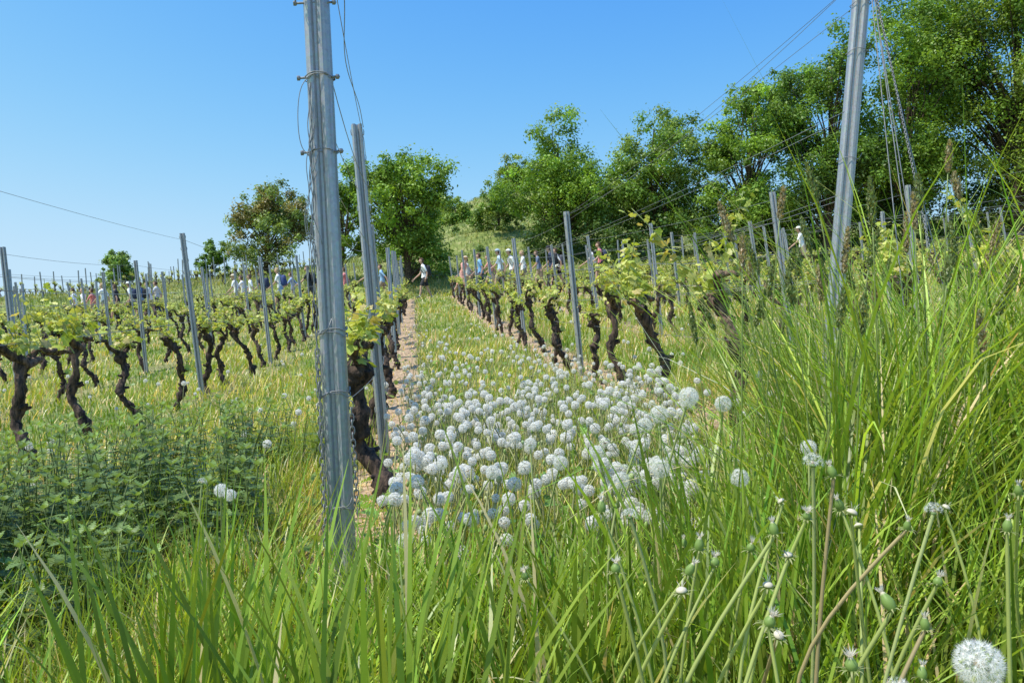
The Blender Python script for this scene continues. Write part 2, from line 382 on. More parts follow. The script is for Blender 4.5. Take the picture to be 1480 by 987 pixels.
# ------------------------------------------------------------ dandelions
def headtemplate(N,fil,wf,seed,half=False,jit=.09):
    r=np.random.default_rng(seed); V=[];F=[];C=[]
    for k_ in range(N):
        zc=1-2*(k_+.5)/N; ph=k_*2.39996; rr=math.sqrt(1-zc*zc)
        dv=np.array([rr*math.cos(ph),rr*math.sin(ph),zc])
        if half and (zc<-.1 or r.random()<.4): continue
        dv=dv+r.normal(0,jit,3); dv/=np.linalg.norm(dv)
        a=np.cross(dv,[0,0,1.]) if abs(dv[2])<.9 else np.cross(dv,[1.,0,0]); a/=np.linalg.norm(a); b=np.cross(dv,a)
        hR=.76+r.uniform(-.06,.05)
        n0=len(V); V+=[dv*.15-a*wf*.4,dv*.15+a*wf*.4,dv*(hR+.02)]; F.append([n0,n0+1,n0+2]); C+=[[.72,.66,.54]]*2+[[.97,.95,.90]]
        a0=r.uniform(0,6)
        for f_ in range(fil):
            an=a0+f_*6.2832/fil+r.normal(0,.15); e=a*math.cos(an)+b*math.sin(an); pe=np.cross(dv,e)
            n0=len(V); V+=[dv*hR-pe*wf*.5,dv*hR+pe*wf*.5,dv*(hR+.18+r.uniform(-.08,.06))+e*r.uniform(.20,.34)]; F.append([n0,n0+1,n0+2]); C+=[[.98,.965,.92]]*3
    V2,F2=ellipsoid((0,0,0),(.2,.2,.2),8,5)
    return np.array(V),np.array(F),np.array(C),V2,F2
HN=headtemplate(220,13,.019,1,jit=.08); HM=headtemplate(96,8,.125,2,jit=.09); HF=headtemplate(52,6,.25,5,jit=.10); HH=headtemplate(150,13,.018,3,True)
def place_heads(acc,T,P,S):
    V,F,C,V2,F2=T; n=len(P); Nn=rng.normal(0,.25,(n,3))+np.array([0,0,1]); R=frames(Nn,rng.uniform(0,6.28,n))
    inst(acc,V,F,P,R,S,np.ones((n,3))*rng.uniform(.95,1.0,(n,1)),0,C); inst(acc,V2,F2,P,R,S,np.tile([.50,.40,.26],(n,1)),1)
def stem(acc,base,top,r,c,n=6,sides=4,bend=.1):
    t=np.linspace(0,1,n)[:,None]; b=rng.normal(0,bend,2)
    P=base*(1-t)+top*t; P[:,0]+=b[0]*np.sin(np.pi*t[:,0])*.3; P[:,1]+=b[1]*np.sin(np.pi*t[:,0])*.3
    addtube(acc,P,r,c,sides,mi=1,cap=False)
acc=Acc()
pts=[]
tries=0
while len(pts)<960 and tries<90000:
    tries+=1
    dd=2.3*(16/2.3)**(rng.random()**1.05); uu=rng.uniform(.20,2.0)
    x=X0+uu+SL*dd
    dens=math.exp(-((dd-4.2)/2.8)**2)*.9+.10
    if dd<5.5: dens*= 1 if x<.34+.14*dd else .18
    dens*=.16+.84*(.5+.5*math.sin(4.1*x+1.2*dd)*math.sin(2.3*dd-3*x+1))**1.4
    if rng.random()<dens: pts.append((x,dd))
for _ in range(260):
    x,y,d=fan(1,4,18)
    pts.append((float(x[0]),float(y[0])))
pts=np.array(pts); n=len(pts); base=onground(pts[:,0],pts[:,1])
hh=rng.uniform(.17,.40,n); top=base+np.stack([rng.normal(0,.05,n),rng.normal(0,.05,n),hh],1)
for b,t in zip(base,top): stem(acc,b,t,.0027,np.array((.46,.46,.20))*rng.uniform(.7,1.2),5,4)
dist=pts[:,1]; rad=rng.uniform(.015,.027,n); bare=rng.random(n)<.10
m=(dist<5.5)&~bare; place_heads(acc,HM,top[m],rad[m]); m2=(dist>=5.5)&~bare; place_heads(acc,HF,top[m2],rad[m2])
V,F=ellipsoid((0,0,0),(.4,.4,.5),8,6); k=bare; inst(acc,V,F,top[k],frames(rng.normal(0,.2,(k.sum(),3))+np.array([0,0,1]),np.zeros(k.sum())),rad[k],colvar(k.sum(),(.45,.45,.20),.2),1)
acc.obj('dandelion_seed_heads',[M_fluff,M_stem])
acc=Acc()
for _ in range(420):
    dd=rng.uniform(2.2,6.5); x=X0+rng.uniform(.25,1.9)+SL*dd; b=np.array([x,dd,float(gz(x,dd))-.01]); t=b+np.array([rng.normal(0,.05),rng.normal(0,.05),rng.uniform(.12,.30)])
    stem(acc,b,t,.0024,np.array((.46,.48,.18))*rng.uniform(.7,1.2),5,4)
    V,F=ellipsoid(t,(.006,.006,.011),7,5); acc.add(V,F,np.array((.26,.36,.10))*rng.uniform(.8,1.4),1)
acc.obj('dandelion_stalks',[M_fluff,M_stem])
near=[(.304,.50,.690,.0165,0),(.252,.50,.672,.0105,1),(.345,1.5,.792,.021,0),(.307,1.6,.749,.020,0),(.294,1.7,.715,.018,0),
 (.440,1.6,.770,.019,0),(.748,1.7,.703,.014,1),(-.72,1.9,.532,.018,0),(-.69,1.88,.524,.016,0),(-.775,1.92,.548,.013,1),(.392,1.0,.742,.015,1),
 (.56,1.45,.70,.016,0),(.20,1.8,.64,.019,0),(.12,1.9,.60,.020,0),(-.05,2.0,.56,.020,0),(.36,1.9,.60,.020,0),(.05,2.1,.62,.019,0),(-.2,2.2,.55,.018,0),(.161,1.05,.662,.012,1),(.505,.92,.697,.012,1),
 (.28,1.45,.66,.019,0),(.40,1.35,.66,.018,0),(.22,1.55,.62,.019,0)]
for (x,y,z,r,hf) in near:
    acc=Acc(); p=np.array([[x,y,z]]); place_heads(acc,HH if hf else HN,p,np.array([r]))
    bx=x+rng.normal(0,.04); by=y+rng.normal(0,.04)+.03
    b=np.array([bx,by,float(gz(bx,by))-.01]); stem(acc,b,p[0]-[0,0,r*.15],.0024,(.42,.47,.18),10,6,.15)
    V,F=ellipsoid((x,y,z-r*.22),(r*.3,r*.3,r*.2),8,5); acc.add(V,F,(.20,.30,.10),1)
    acc.obj('dandelion',[M_fluff,M_stem])
buds=[(.419,1.0,.723),(.345,.9,.692),(.291,.85,.686),(.306,.85,.661),(.219,.9,.655),(.237,.9,.636),(.177,.8,.637),(.117,1.0,.677),
 (.25,.75,.622),(.488,.95,.667),(.397,.9,.696),(.58,.9,.677),(.47,.85,.63),(.283,.85,.627),(.372,.75,.638),(.108,.8,.659),(.194,.85,.642),
 (.62,1.1,.66),(.43,.8,.60),(.34,1.1,.60),(.52,1.15,.62),(.66,1.0,.70),(.02,1.1,.56),(.27,1.2,.58),(.335,.95,.70),(.40,.75,.57),(.31,.7,.60),(.27,.78,.60),(.45,1.05,.67)]
for q_,(x,y,z) in enumerate(buds):
    acc=Acc(); s=rng.uniform(.75,1.1); kind=(0,1,0,2,0,1,2)[q_%7]
    bx=x+rng.normal(0,.035); by=y+rng.normal(.03,.04); b=np.array([bx,by,float(gz(bx,by))-.01])
    tl=rng.normal(0,.28,2); dr=np.array([tl[0],tl[1],1.]); dr/=np.linalg.norm(dr); RR=frames(dr[None],np.array([0.]))[0]
    org=np.array([x,y,z]); lo=Acc()
    stem(acc,b,org,np.linspace(.0032,.0021,14)*rng.uniform(.8,1.1),np.array((.40,.46,.13) if q_%9 else (.44,.35,.17))*rng.uniform(.85,1.2),14,7,.2)
    V,F=ellipsoid((0,0,0),(1,1,1),14,10); t=V[:,2]
    if kind<2:
        prof=np.where(t<0,1.0,1-.5*t); hgt=.0105 if kind==0 else .0075
        V=V*np.stack([prof*.0058,prof*.0058,np.full(len(t),hgt)],1)*s+np.array([0,0,hgt*.8*s])
        C=np.where((t>.6)[:,None],np.array([[.66,.58,.42]]),np.array([[.22,.33,.08]])*(1+.35*np.sin(7*np.arctan2(V[:,1],V[:,0]))[:,None])); topz=hgt*1.7*s
    else:
        V=V*np.array([.0062,.0062,.0042])*s+np.array([0,0,.004*s]); C=np.where((t>0)[:,None],np.array([[.74,.66,.50]]),np.array([[.26,.33,.10]])); topz=.008*s
    lo.add(V,F,C,1)
    m=12; a=np.linspace(0,6.28,m,endpoint=False)+rng.uniform(0,1)
    P=np.stack([np.cos(a)*.004*s,np.sin(a)*.004*s,np.full(m,.001)],1)
    blades(lo,P,a,rng.uniform(.007,.014,m)*s,np.full(m,.0028),rng.uniform(1.0,1.6,m),rng.uniform(.6,1.5,m),3,np.tile([.24,.32,.09],(m,1)),np.tile([.42,.38,.18],(m,1)),mi=1)
    m=40 if kind==0 else (70 if kind==1 else 8); a=rng.uniform(0,6.28,m)
    P=np.stack([np.cos(a)*.0022,np.sin(a)*.0022,np.full(m,topz)],1)
    blades(lo,P,a,rng.uniform(.003,.008 if kind==0 else .011,m)*s,np.full(m,.0010),rng.uniform(.0,.6 if kind==0 else 1.0,m),np.full(m,.4),2,np.tile([.82,.74,.60],(m,1)),np.tile([.95,.9,.8],(m,1)),mi=0)
    for k_ in range(len(lo.V)): lo.V[k_]=lo.V[k_]@RR.T+org
    off=acc.n
    acc.V+=lo.V; acc.C+=lo.C; acc.F3+=[f+off for f in lo.F3]; acc.F4+=[f+off for f in lo.F4]; acc.M3+=lo.M3; acc.M4+=lo.M4; acc.n+=lo.n
    acc.obj('dandelion_bud',[M_fluff,M_stem])

# ------------------------------------------------------------ vines
ang=np.radians([0,18,34,52,72,92,118,140,165]); rad_=np.array([1.0,.80,.66,.92,.74,.62,.80,.62,.50])
ang=np.concatenate([ang,[np.pi],2*np.pi-ang[:0:-1]]); rad_=np.concatenate([rad_,[.12],rad_[:0:-1]])
TVv=np.stack([np.sin(ang)*rad_,np.cos(ang)*rad_,-.18*rad_**2+.06*np.cos(5*ang)],1); TVv=np.concatenate([[[0,0,.04]],TVv])
mm=len(ang); TFv=np.array([[0,1+(k_+1)%mm,1+k_] for k_ in range(mm)])
def vine_mesh(seed,old=False,leafy=.82,sh=1.0):
    global rng
    keep=rng; rng=np.random.default_rng(seed)
    acc=Acc(); lean=rng.uniform(-.28,-.04); ly=rng.uniform(-.18,.18); H=rng.uniform(.68,.82)
    n=34; t=np.linspace(0,1,n); ph=rng.uniform(0,6,4)
    wob=.045*np.sin(5.5*t+ph[0])+.020*np.sin(14*t+ph[1]); wob2=.040*np.sin(4.8*t+ph[2])+.020*np.sin(12*t+ph[3])
    P=np.stack([lean*t**1.2+wob-wob[0],ly*t+wob2-wob2[0],H*t-.03],1)
    R=.031*(1.2-.35*t)*(1+.20*np.sin(17*t+ph[1])+.17*rng.normal(size=n)); R[-5:]*=np.array([1.2,1.5,1.9,2.0,1.5])
    if old: R*=1.3
    bc=np.array([.060,.041,.031])*rng.uniform(.7,1.5)
    addtube(acc,P,R,bc,11,.14)
    for _ in range(7):
        q=P[int(rng.integers(8,n-2))]; v=rng.normal(size=3); v[2]=abs(v[2])*.5; v/=np.linalg.norm(v)
        addtube(acc,[q,q+v*.04,q+v*rng.uniform(.055,.09)],[.022,.017,.010],bc,7,.2)
    top=P[-2]; tips=[]
    for s in (-1,1):
        for k_ in range(rng.integers(1,3)):
            Ln=rng.uniform(.14,.42); q=np.linspace(0,1,12)
            A=np.stack([top[0]+rng.normal(0,.03)+.04*np.sin(6*q+rng.uniform(0,3)),top[1]+s*Ln*q,top[2]-.02+(.05+.14*rng.random())*np.sin(q*2.2)+.012*np.sin(15*q)],1)
            addtube(acc,A,(.024-.013*q)*(1+.22*rng.normal(size=12)),bc*rng.uniform(.8,1.8),7,.1)
            for qq in (3,6,8,11): tips.append(A[qq])
    for _ in range(3): tips.append(top+rng.normal(0,.03,3))
    if rng.random()<.4: tips.append(P[int(rng.integers(14,22))])
    LP=[];LN=[];LS=[];LC=[];LA=[]
    for b in tips:
        if rng.random()<.16: continue
        h=rng.uniform(.07,.27)*(1.7 if rng.random()<.15 else 1)*sh; dv=np.array([rng.normal(0,.35),rng.normal(0,.3),1.])
        m_=7; q=np.linspace(0,1,m_); S_=b+np.outer(q*h,dv/np.linalg.norm(dv)); S_[:,0]+=.02*np.sin(4*q+rng.uniform(0,6))
        addtube(acc,S_,np.linspace(.0045,.002,m_),(.34,.40,.13),5,mi=2)
        nl=int((4+h*28)*leafy)
        for k_ in range(nl):
            tq=rng.uniform(.15,1); p=b+dv/np.linalg.norm(dv)*tq*h
            a=rng.uniform(0,6.28); out=np.array([math.cos(a),math.sin(a),rng.uniform(-.1,.6)]); pr=rng.uniform(.02,.07)
            e=p+out*pr
            LP.append(e); nn=out*rng.uniform(.1,.9)+np.array([0,0,.6])+rng.normal(0,.35,3); LN.append(nn); LA.append(rng.uniform(0,6.28))
            s=rng.uniform(.020,.053)*(1.0-.45*max(0,tq-.6)/.4); LS.append(s)
            br=rng.uniform(.75,1.2); r_=rng.random(); LC.append(np.array([.43,.51,.09] if r_<.5 else ([.60,.61,.17] if r_<.88 else [.66,.54,.22]))*br)
    inst(acc,TVv,TFv,np.array(LP),frames(np.array(LN),np.array(LA)),np.array(LS),np.clip(np.array(LC),0,.85),1)
    rng=keep
    return acc.mesh('grapevine',[M_bark,M_leaf,M_stem])
VM=[vine_mesh(100+k_) for k_ in range(10)]; VO=vine_mesh(300,True,1.3); VL=[vine_mesh(310+k_,False,1.5,1.9) for k_ in range(2)]
far_v=empty('distant_grapevine_rows')
def putvine(x,y,me=None,sc=1.0,rz=None,far=False):
    o=bpy.data.objects.new('grapevine' if not far else 'vine',me or random.choice(VM))
    scene.collection.objects.link(o); o.location=(x,y,float(gz(x,y))-.01)
    o.rotation_euler=(0,0,random.uniform(-.35,.35) if rz is None else rz); o.scale=(sc,sc,sc*random.uniform(.92,1.08))
    if far: o.parent=far_v
    return o
for k_ in range(-19,12):
    st={0:3.55,1:4.45,-1:4.95,2:4.9}.get(k_,4.2+random.uniform(0,1.0))
    y=st; i_=0
    while y<35.2:
        x=rowx(k_,y)+random.uniform(-.06,.06)
        if abs(x)<y*.95+3:
            if k_==0 and i_==0: putvine(-.575,3.5,VO,1.0,.1)
            elif k_ in (1,2) and y<6.5: putvine(x,y,VL[i_%2],1.1)
            elif random.random()>.06: putvine(x,y,far=(y>15 or abs(k_)>3))
        y+=1.15+random.uniform(-.1,.1); i_+=1
for k_ in range(-27,-3):
    y=46
    while y<78:
        x=rowx(k_,y)
        if x<-12-0.1*(y-46) and x>-44 : putvine(x,y,far=True,sc=.9)
        y+=1.8

# ------------------------------------------------------------ posts
def post_mesh(name,h,w,dp,seed=0,thick=.003,hooks=True):
    acc=Acc()
    c=np.array([(-.36,1.0),(-.5,.86),(-.46,.12),(-.40,0),(-.22,0),(-.16,.10),(-.10,.42),(.10,.42),(.16,.10),(.22,0),(.40,0),(.46,.12),(.5,.86),(.36,1.0)])*np.array([w,dp])
    if not hooks:
        c=np.array([(-.30,1.0),(-.47,.86),(-.50,.45),(-.47,.22),(-.40,.06),(-.30,.0),(-.22,.02),(-.17,.10),(-.13,.16),(-.02,.17),(.03,.13),(.08,.03),(.20,-.02),(.34,.03),(.44,.14),(.50,.35),(.50,.6),(.44,.88),(.30,1.0)])*np.array([w,dp])
    tg=np.gradient(c,axis=0); tg/=np.linalg.norm(tg,axis=1)[:,None]; nr=np.stack([-tg[:,1],tg[:,0]],1)
    ring=np.concatenate([c+nr*thick/2,(c-nr*thick/2)[::-1]]); ring[:,1]-=dp/2
    m=len(ring); zs=np.linspace(-.3,h,24)
    V=np.stack([np.tile(ring[:,0],len(zs)),np.tile(ring[:,1],len(zs)),np.repeat(zs,m)],1)
    i=np.arange(len(zs)-1)[:,None]*m; j=np.arange(m)[None]; j2=(j+1)%m
    acc.add(V,np.stack([i+j,i+j2,i+m+j2,i+m+j],-1).reshape(-1,4),(.4,.4,.4))
    half=len(c); F=[]
    for k_ in range(half-1):
        b=(len(zs)-1)*m; F.append([b+k_,b+k_+1,b+m-2-k_,b+m-1-k_])
    acc.F4.append(np.array(F)); acc.M4.append(np.zeros(len(F),int))
    if hooks:
        for z in np.arange(.35,h-.02,.14):
            for s in (-1,1):
                P=np.array([[s*w*.47,-dp*.05,z],[s*w*.58,-dp*.1,z+.004],[s*w*.62,-dp*.1,z+.022],[s*w*.585,-dp*.1,z+.034]])
                addtube(acc,P,[.0035,.003,.0028,.0018],(.4,.4,.4),5)
    return acc.mesh(name,[M_steel],smooth=False)
PM=post_mesh('vineyard_post',1.95,.056,.045)
def putpost(x,y,me,lx,ly=0,rz=0,sc=1,name='vineyard_post',parent=None,sz=None):
    o=bpy.data.objects.new(name,me); scene.collection.objects.link(o)
    o.location=(x,y,float(gz(x,y))); o.rotation_euler=(math.radians(ly),math.radians(lx),rz); o.scale=(sc,sc,sz or 1)
    if parent: o.parent=parent
    return o
far_p=empty('distant_vineyard_posts')
rows={}
for k_ in range(-19,12):
    st={0:4.2,1:8.6,-1:9.0,2:8.2}.get(k_,4.6+random.uniform(-.5,.5)); y=st; lst=[]
    while y<36:
        x=rowx(k_,y)
        lx=-6.6+random.uniform(-1.8,1.8); sz=random.uniform(.93,1.03)
        if k_==0 and y<5: x=-.685; lx=-4.9; sz=.975
        o=putpost(x,y,PM,lx,random.uniform(-1.5,1.5),random.uniform(-.5,.5),parent=far_p if (y>15 or abs(k_)>3) else None,name='vineyard_post' if not (y>15 or abs(k_)>3) else 'post',sz=sz)
        lst.append(o); y+=4.3+random.uniform(-.15,.15)
    rows[k_]=lst
for k_ in range(-27,-3):
    y=46
    while y<79:
        x=rowx(k_,y)
        if x<-12-0.1*(y-46) and x>-40: putpost(x,y,PM,-5+random.uniform(-2,2),0,random.uniform(-.3,.3),sc=1.1,name='post',parent=far_p,sz=.9)
        y+=6.2
PE=post_mesh('vineyard_end_post',2.35,.072,.062,thick=.004,hooks=False)
main=empty('vineyard_end_post',(-.497,2.3,float(gz(-.497,2.3)))); main.rotation_euler=(math.radians(0),math.radians(-2.75),.12)
o=bpy.data.objects.new('profile',PE); scene.collection.objects.link(o); o.parent=main
rp=empty('vineyard_end_post',(1.30,3.25,float(gz(1.30,3.25)))); rp.rotation_euler=(math.radians(0),math.radians(4.5),-.25)
o=bpy.data.objects.new('profile',PE); scene.collection.objects.link(o); o.parent=rp; o.scale=(.88,.9,.97)
left_end=empty('vineyard_end_post',(-2.98,3.9,float(gz(-2.98,3.9)))); left_end.rotation_euler=(0,math.radians(-3),0)
o=bpy.data.objects.new('profile',PE); scene.collection.objects.link(o); o.parent=left_end; o.scale=(.9,.9,.9)
bpy.context.view_layer.update()
acc=Acc()
def loop_(acc,z,w=.043,d=.037,tilt=0.,r=.0016,turns=1.15,tail=.05):
    n=40; a=np.linspace(0,2*np.pi*turns,n)
    P=np.stack([w*np.sign(np.cos(a))*np.abs(np.cos(a))**.6,d*np.sign(np.sin(a))*np.abs(np.sin(a))**.6,z+tilt*np.cos(a)+.006*np.sin(3*a)+.004*a/6],1)
    P=np.concatenate([P,P[-1]+np.array([[.01,-.01,.0],[.022,-.012,.01],[.03,-.012,.03]])*tail/.05])
    addtube(acc,P,r,(.5,.5,.5),5)
for z,tl in ((1.58,.004),(1.585,-.003),(.82,-.006),(.83,.005),(.645,.008),(.64,-.004),(1.36,.003),(.30,.003),(2.02,.01)):
    loop_(acc,z,tilt=tl,turns=rng.uniform(1.1,2.1),tail=rng.uniform(.02,.07))
for z in (1.58,1.80,1.36):
    addtube(acc,[[-.060,-.02,z],[-.02,-.02,z+.002],[.052,-.02,z+.004]],.0035,(.3,.3,.3),6)
    addtube(acc,[[-.064,-.02,z],[-.056,-.02,z]],.0075,(.3,.3,.3),6)
    addtube(acc,[[.048,-.02,z+.004],[.057,-.02,z+.004]],.0075,(.3,.3,.3),6)
for ph in (0,2.1,4.2):
    t=np.linspace(0,1,90); z=1.56-1.3*t
    P=np.stack([-.026-.016*np.sin(t*2.8)+.0035*np.cos(55*t+ph)+.004*np.sin(9*t+ph),-.042+.0035*np.sin(55*t+ph),z],1); addtube(acc,P,.0014,(.5,.5,.5),4)
for k_ in range(5):
    t=np.linspace(0,1,40); z0=rng.uniform(1.3,1.57); z=z0-rng.uniform(.2,.5)*t
    P=np.stack([-.016-.03*rng.random()*np.sin(t*3)-.008*k_*t+.006*np.sin(14*t+k_),-.044+0*t,z],1); addtube(acc,P,.0012,(.5,.5,.5),4)
t=np.linspace(0,1,30); P=np.stack([-.035-.03*np.sin(t*3.1),-.04+0*t,1.57-.24*t+.02*np.sin(7*t)],1); addtube(acc,P,.0012,(.5,.5,.5),4)
def chain(acc,a,b,n,lr=.010,r=.0018,sag=0):
    a=np.array(a,float); b=np.array(b,float)
    for k_ in range(n):
        t=(k_+.5)/n; c=a*(1-t)+b*t; c[2]-=sag*math.sin(math.pi*t); dv=(b-a)/np.linalg.norm(b-a)
        s=np.cross(dv,[0,1,0]); s/=np.linalg.norm(s)
        if k_%2: s=np.cross(dv,s)
        th=np.linspace(0,2*np.pi,11); L=np.linalg.norm(b-a)/n*.72
        P=c+np.outer(np.cos(th)*L,dv)+np.outer(np.sin(th)*lr*.6,s); addtube(acc,P,r,(.5,.5,.5),4,cap=False)
chain(acc,(-.043,-.03,.78),(-.046,-.03,.18),30,.012,.0019)
chain(acc,(.046,-.03,.62),(.050,-.02,.28),18,.011,.0019)
chain(acc,(-.040,-.042,2.0),(-.055,-.042,1.8),12)
acc.obj('wire_ties_and_chain',[M_wire],parent=main)
acc=Acc()
for z in (2.12,2.05,1.85,.95,1.4): loop_(acc,z,w=.039,tilt=.005)
acc.obj('wire_ties',[M_wire],parent=rp)

# ------------------------------------------------------------ wires
acc=Acc()
def wire(a,b,r=.0016,sag=.02,n=8,acc_=None,sides=4):
    a=np.array(a,float); b=np.array(b,float); t=np.linspace(0,1,n)[:,None]; P=a*(1-t)+b*t; P[:,2]-=(sag*4*t*(1-t))[:,0]
    addtube(acc_ or acc,P,r,(.4,.4,.4),sides,cap=False)
hs=(.62,.9,1.25,1.6,1.86)
def locs(o,h,sx=.033): return np.array(o.matrix_world@Vector((sx,-.02,h)))
for k_,lst in rows.items():
    if k_==0: lst=[main]+lst
    if k_==1: lst=[rp]+lst
    if k_==-1: lst=[left_end]+lst
    hh_=hs if abs(k_)<=3 else (.9,1.8)
    if k_>3: hh_=(.9,1.3,1.8)
    if k_==-1: hh_=(.9,1.25,1.86)
    for a,b in zip(lst[:-1],lst[1:]):
        if a.location.y>20 and abs(k_)>2: continue
        for h in hh_:
            for s in ((-1,1) if abs(k_)<3 and h<1.7 and h>.8 else (1,)):
                wire(locs(a,h*(1.12 if a in (main,rp) and h>1.7 else 1),s*.03),locs(b,h,s*.03),.0015 if a.location.y<8 else .0022,random.uniform(.01,.06))
wire(locs(rp,2.2),locs(rows[1][0],1.93),.0016,.05,12); wire(locs(rp,2.14,-.03),locs(rows[1][0],1.90,-.03),.0016,.12,12)
acc.obj('trellis_wires',[M_wire])
acc=Acc()
top=np.array(rp.matrix_world@Vector((.02,-.03,2.2)))
for (x,y,ph) in ((1.53,2.7,0),(1.62,2.8,1),(1.74,2.75,2),(1.46,2.7,3)):
    b=np.array([x,y,float(gz(x,y))]); wire(top+np.array([0,0,-.02*ph]),b,.0022,.0,12)
b=np.array([1.64,2.7,float(gz(1.64,2.7))])
chain(acc,top,top*.45+b*.55+np.array([.02,0,0]),120,.0065,.0016)
acc.obj('stay_wires',[M_wire])
acc=Acc()
p0=np.array(main.matrix_world@Vector((.04,-.02,2.05))); p1=locs(rows[0][0],1.93)
t=np.linspace(0,1,40)[:,None]; P=p0*(1-t)+p1*t; P[:,0]+=(.03*np.sin(t*9)*(1-t))[:,0]; P[:,2]-=.05*np.sin(t*3.14)[:,0]
addtube(acc,P,.0018,(.2,.2,.2),5)
acc.obj('loose_wire',[M_wire])

# ------------------------------------------------------------ trees
TVt=np.array([[0,-.5,0],[.30,-.05,.08],[0,.55,0],[-.30,-.05,.08]]); TFt=np.array([[0,1,2,3]])
def tree(name,x,y,h,w,bot=.25,nl=26000,col=(.075,.14,.03),col2=None,seed=1,leaf=.17,trunk=.16,clumps=90,zoff=0):
    global rng
    keep=rng; rng=np.random.default_rng(seed)
    z0=float(gz(x,y))+zoff; acc=Acc(); bark=np.array([.07,.055,.04])
    ch=h*(1-bot); cz=z0+h*bot+ch*.5; clumps=int(clumps*2.0)
    n=14; t=np.linspace(0,1,n); P=np.stack([x+.25*np.sin(2.5*t+seed),y+.2*np.sin(3*t+seed*2),z0-.1+t*(h*.8)],1)
    addtube(acc,P,trunk*(1.15-t)+.02,bark,10,.06)
    lobes=[]
    for k_ in range(11):
        a=k_*2.4+rng.uniform(-.5,.5); rr=rng.uniform(.35,.75); lz=rng.uniform(-.75,.72)
        rw=w*.5*rr*(1-.35*max(0,lz)); lobes.append((x+rw*math.cos(a),y+rw*math.sin(a),cz+lz*ch*.5*.8,w*.5*rng.uniform(.26,.48)))
    lobes.append((x,y,cz+ch*.28,w*.5*.5)); lobes.append((x,y,cz,w*.5*.6)); lobes.append((x,y,cz-ch*.25,w*.5*.5))
    CC=[];CR=[]
    for k_ in range(clumps):
        l=lobes[rng.integers(0,len(lobes))]; v=rng.normal(size=3); v/=np.linalg.norm(v); r=l[3]*rng.uniform(.35,1.12)
        c=np.array(l[:3])+v*r; c[2]=max(c[2],z0+h*bot*.85+rng.uniform(0,.3))
        CC.append(c); CR.append(w*.5*rng.uniform(.06,.17))
        f=np.clip((c[2]-z0)/h*.62,.12,.8); b=P[int(f*(n-1))]
        q=np.linspace(0,1,7)[:,None]; L_=b*(1-q)+c*q; L_[:,2]+=(.12*np.linalg.norm(c-b)*np.sin(q*3.14))[:,0]*.5; L_[1:-1]+=rng.normal(0,.05,(5,3))
        if k_%4==0: addtube(acc,L_,np.linspace(trunk*.28,.012,7),bark,5)
    CC=np.array(CC); CR=np.array(CR); wgt=CR**1.7; wgt/=wgt.sum()
    idx=rng.choice(len(CC),nl,p=wgt); v=rng.normal(size=(nl,3)); v/=np.linalg.norm(v,axis=1)[:,None]
    r=CR[idx]*rng.random(nl)**.5*np.exp(rng.normal(.05,.28,nl))
    Pp=CC[idx]+v*r[:,None]*np.array([1.1,1.1,.95])
    Nn=v*.8+np.array([0,0,.6])+rng.normal(0,.55,(nl,3))
    cb=np.exp(rng.normal(0,.20,len(CC)))[idx]
    base=np.tile(col,(nl,1)).astype(float)
    if col2 is not None:
        mk=(rng.random(len(CC))<.45)[idx]; base[mk]=col2
    C=base*cb[:,None]*np.exp(rng.normal(0,.2,(nl,1)))
    inst(acc,TVt,TFt,Pp,frames(Nn,rng.uniform(0,6.28,nl)),leaf*rng.uniform(.6,1.3,nl),C,1)
    rng=keep
    return acc.obj(name,[M_bark,M_tree])
GA=(.155,.27,.04); GB=(.23,.36,.052); GD=(.10,.17,.04)
tree('walnut_tree',-18.3,58,7.2,7.6,.05,22000,(.22,.30,.08),(.30,.26,.10),11,.2,clumps=90)
tree('shrub',-23.5,60,3.2,3.6,.0,6000,GA,None,12,.18,.08,30)
tree('shrub',-30.8,60,3.4,3.4,.0,10000,(.24,.36,.09),None,37,.18,.08,50)
tree('cherry_tree',-6.0,42.5,7.7,7.4,.06,32000,GB,GA,14,.17,.17,clumps=130)
tree('cherry_tree',-9.6,44,6.0,4.2,.08,10000,GB,GA,24,.17,.1,clumps=50)
tree('orchard_tree',3.0,46,9.0,8.2,.03,34000,GB,GA,15,.17,.18,clumps=130)
tree('orchard_tree',8.4,45,9.4,7.8,.03,34000,GA,(.26,.36,.09),16,.17,.18,clumps=130)
tree('orchard_tree',13.0,42,10.2,7.4,.03,34000,GB,GA,17,.17,.18,clumps=120)
tree('orchard_tree',17.3,42,12.8,8.8,.03,40000,GA,GD,18,.17,.2,clumps=130)
tree('orchard_tree',21.8,42.5,14.2,10.0,.03,50000,GB,GA,19,.17,.2,clumps=160)
tree('orchard_tree',26.8,41,17.0,12.5,.03,84000,(.22,.31,.055),GA,20,.18,.25,clumps=240)
tree('orchard_tree',33.5,42,12.5,9.5,.03,22000,GA,GB,21,.2,.25,clumps=110)
tree('shrub',-1.2,56,3.0,5.0,.0,9000,GA,(.26,.33,.08),51,.18,.06,50)
tree('shrub',-4.6,64,2.2,4.6,.0,7000,(.24,.33,.07),GA,52,.18,.06,40)
tree('shrub',.6,70,3.2,6.0,.0,9000,GA,(.28,.34,.09),53,.2,.06,50)
tree('shrub',-7.5,73,2.0,4.4,.0,6000,(.22,.32,.07),GA,54,.2,.06,40)
acc=Acc()
nl=46000
cx=rng.uniform(1,40,260); cy=41.5+rng.uniform(0,5,260)+np.where(cx<4,3,0); cr=rng.uniform(.5,1.1,260); cz=gz(cx,cy)+rng.uniform(.3,2.8,260)
idx=rng.integers(0,260,nl); v=rng.normal(size=(nl,3)); v/=np.linalg.norm(v,axis=1)[:,None]
P=np.stack([cx,cy,cz],1)[idx]+v*(cr[idx]*rng.random(nl)**.4)[:,None]
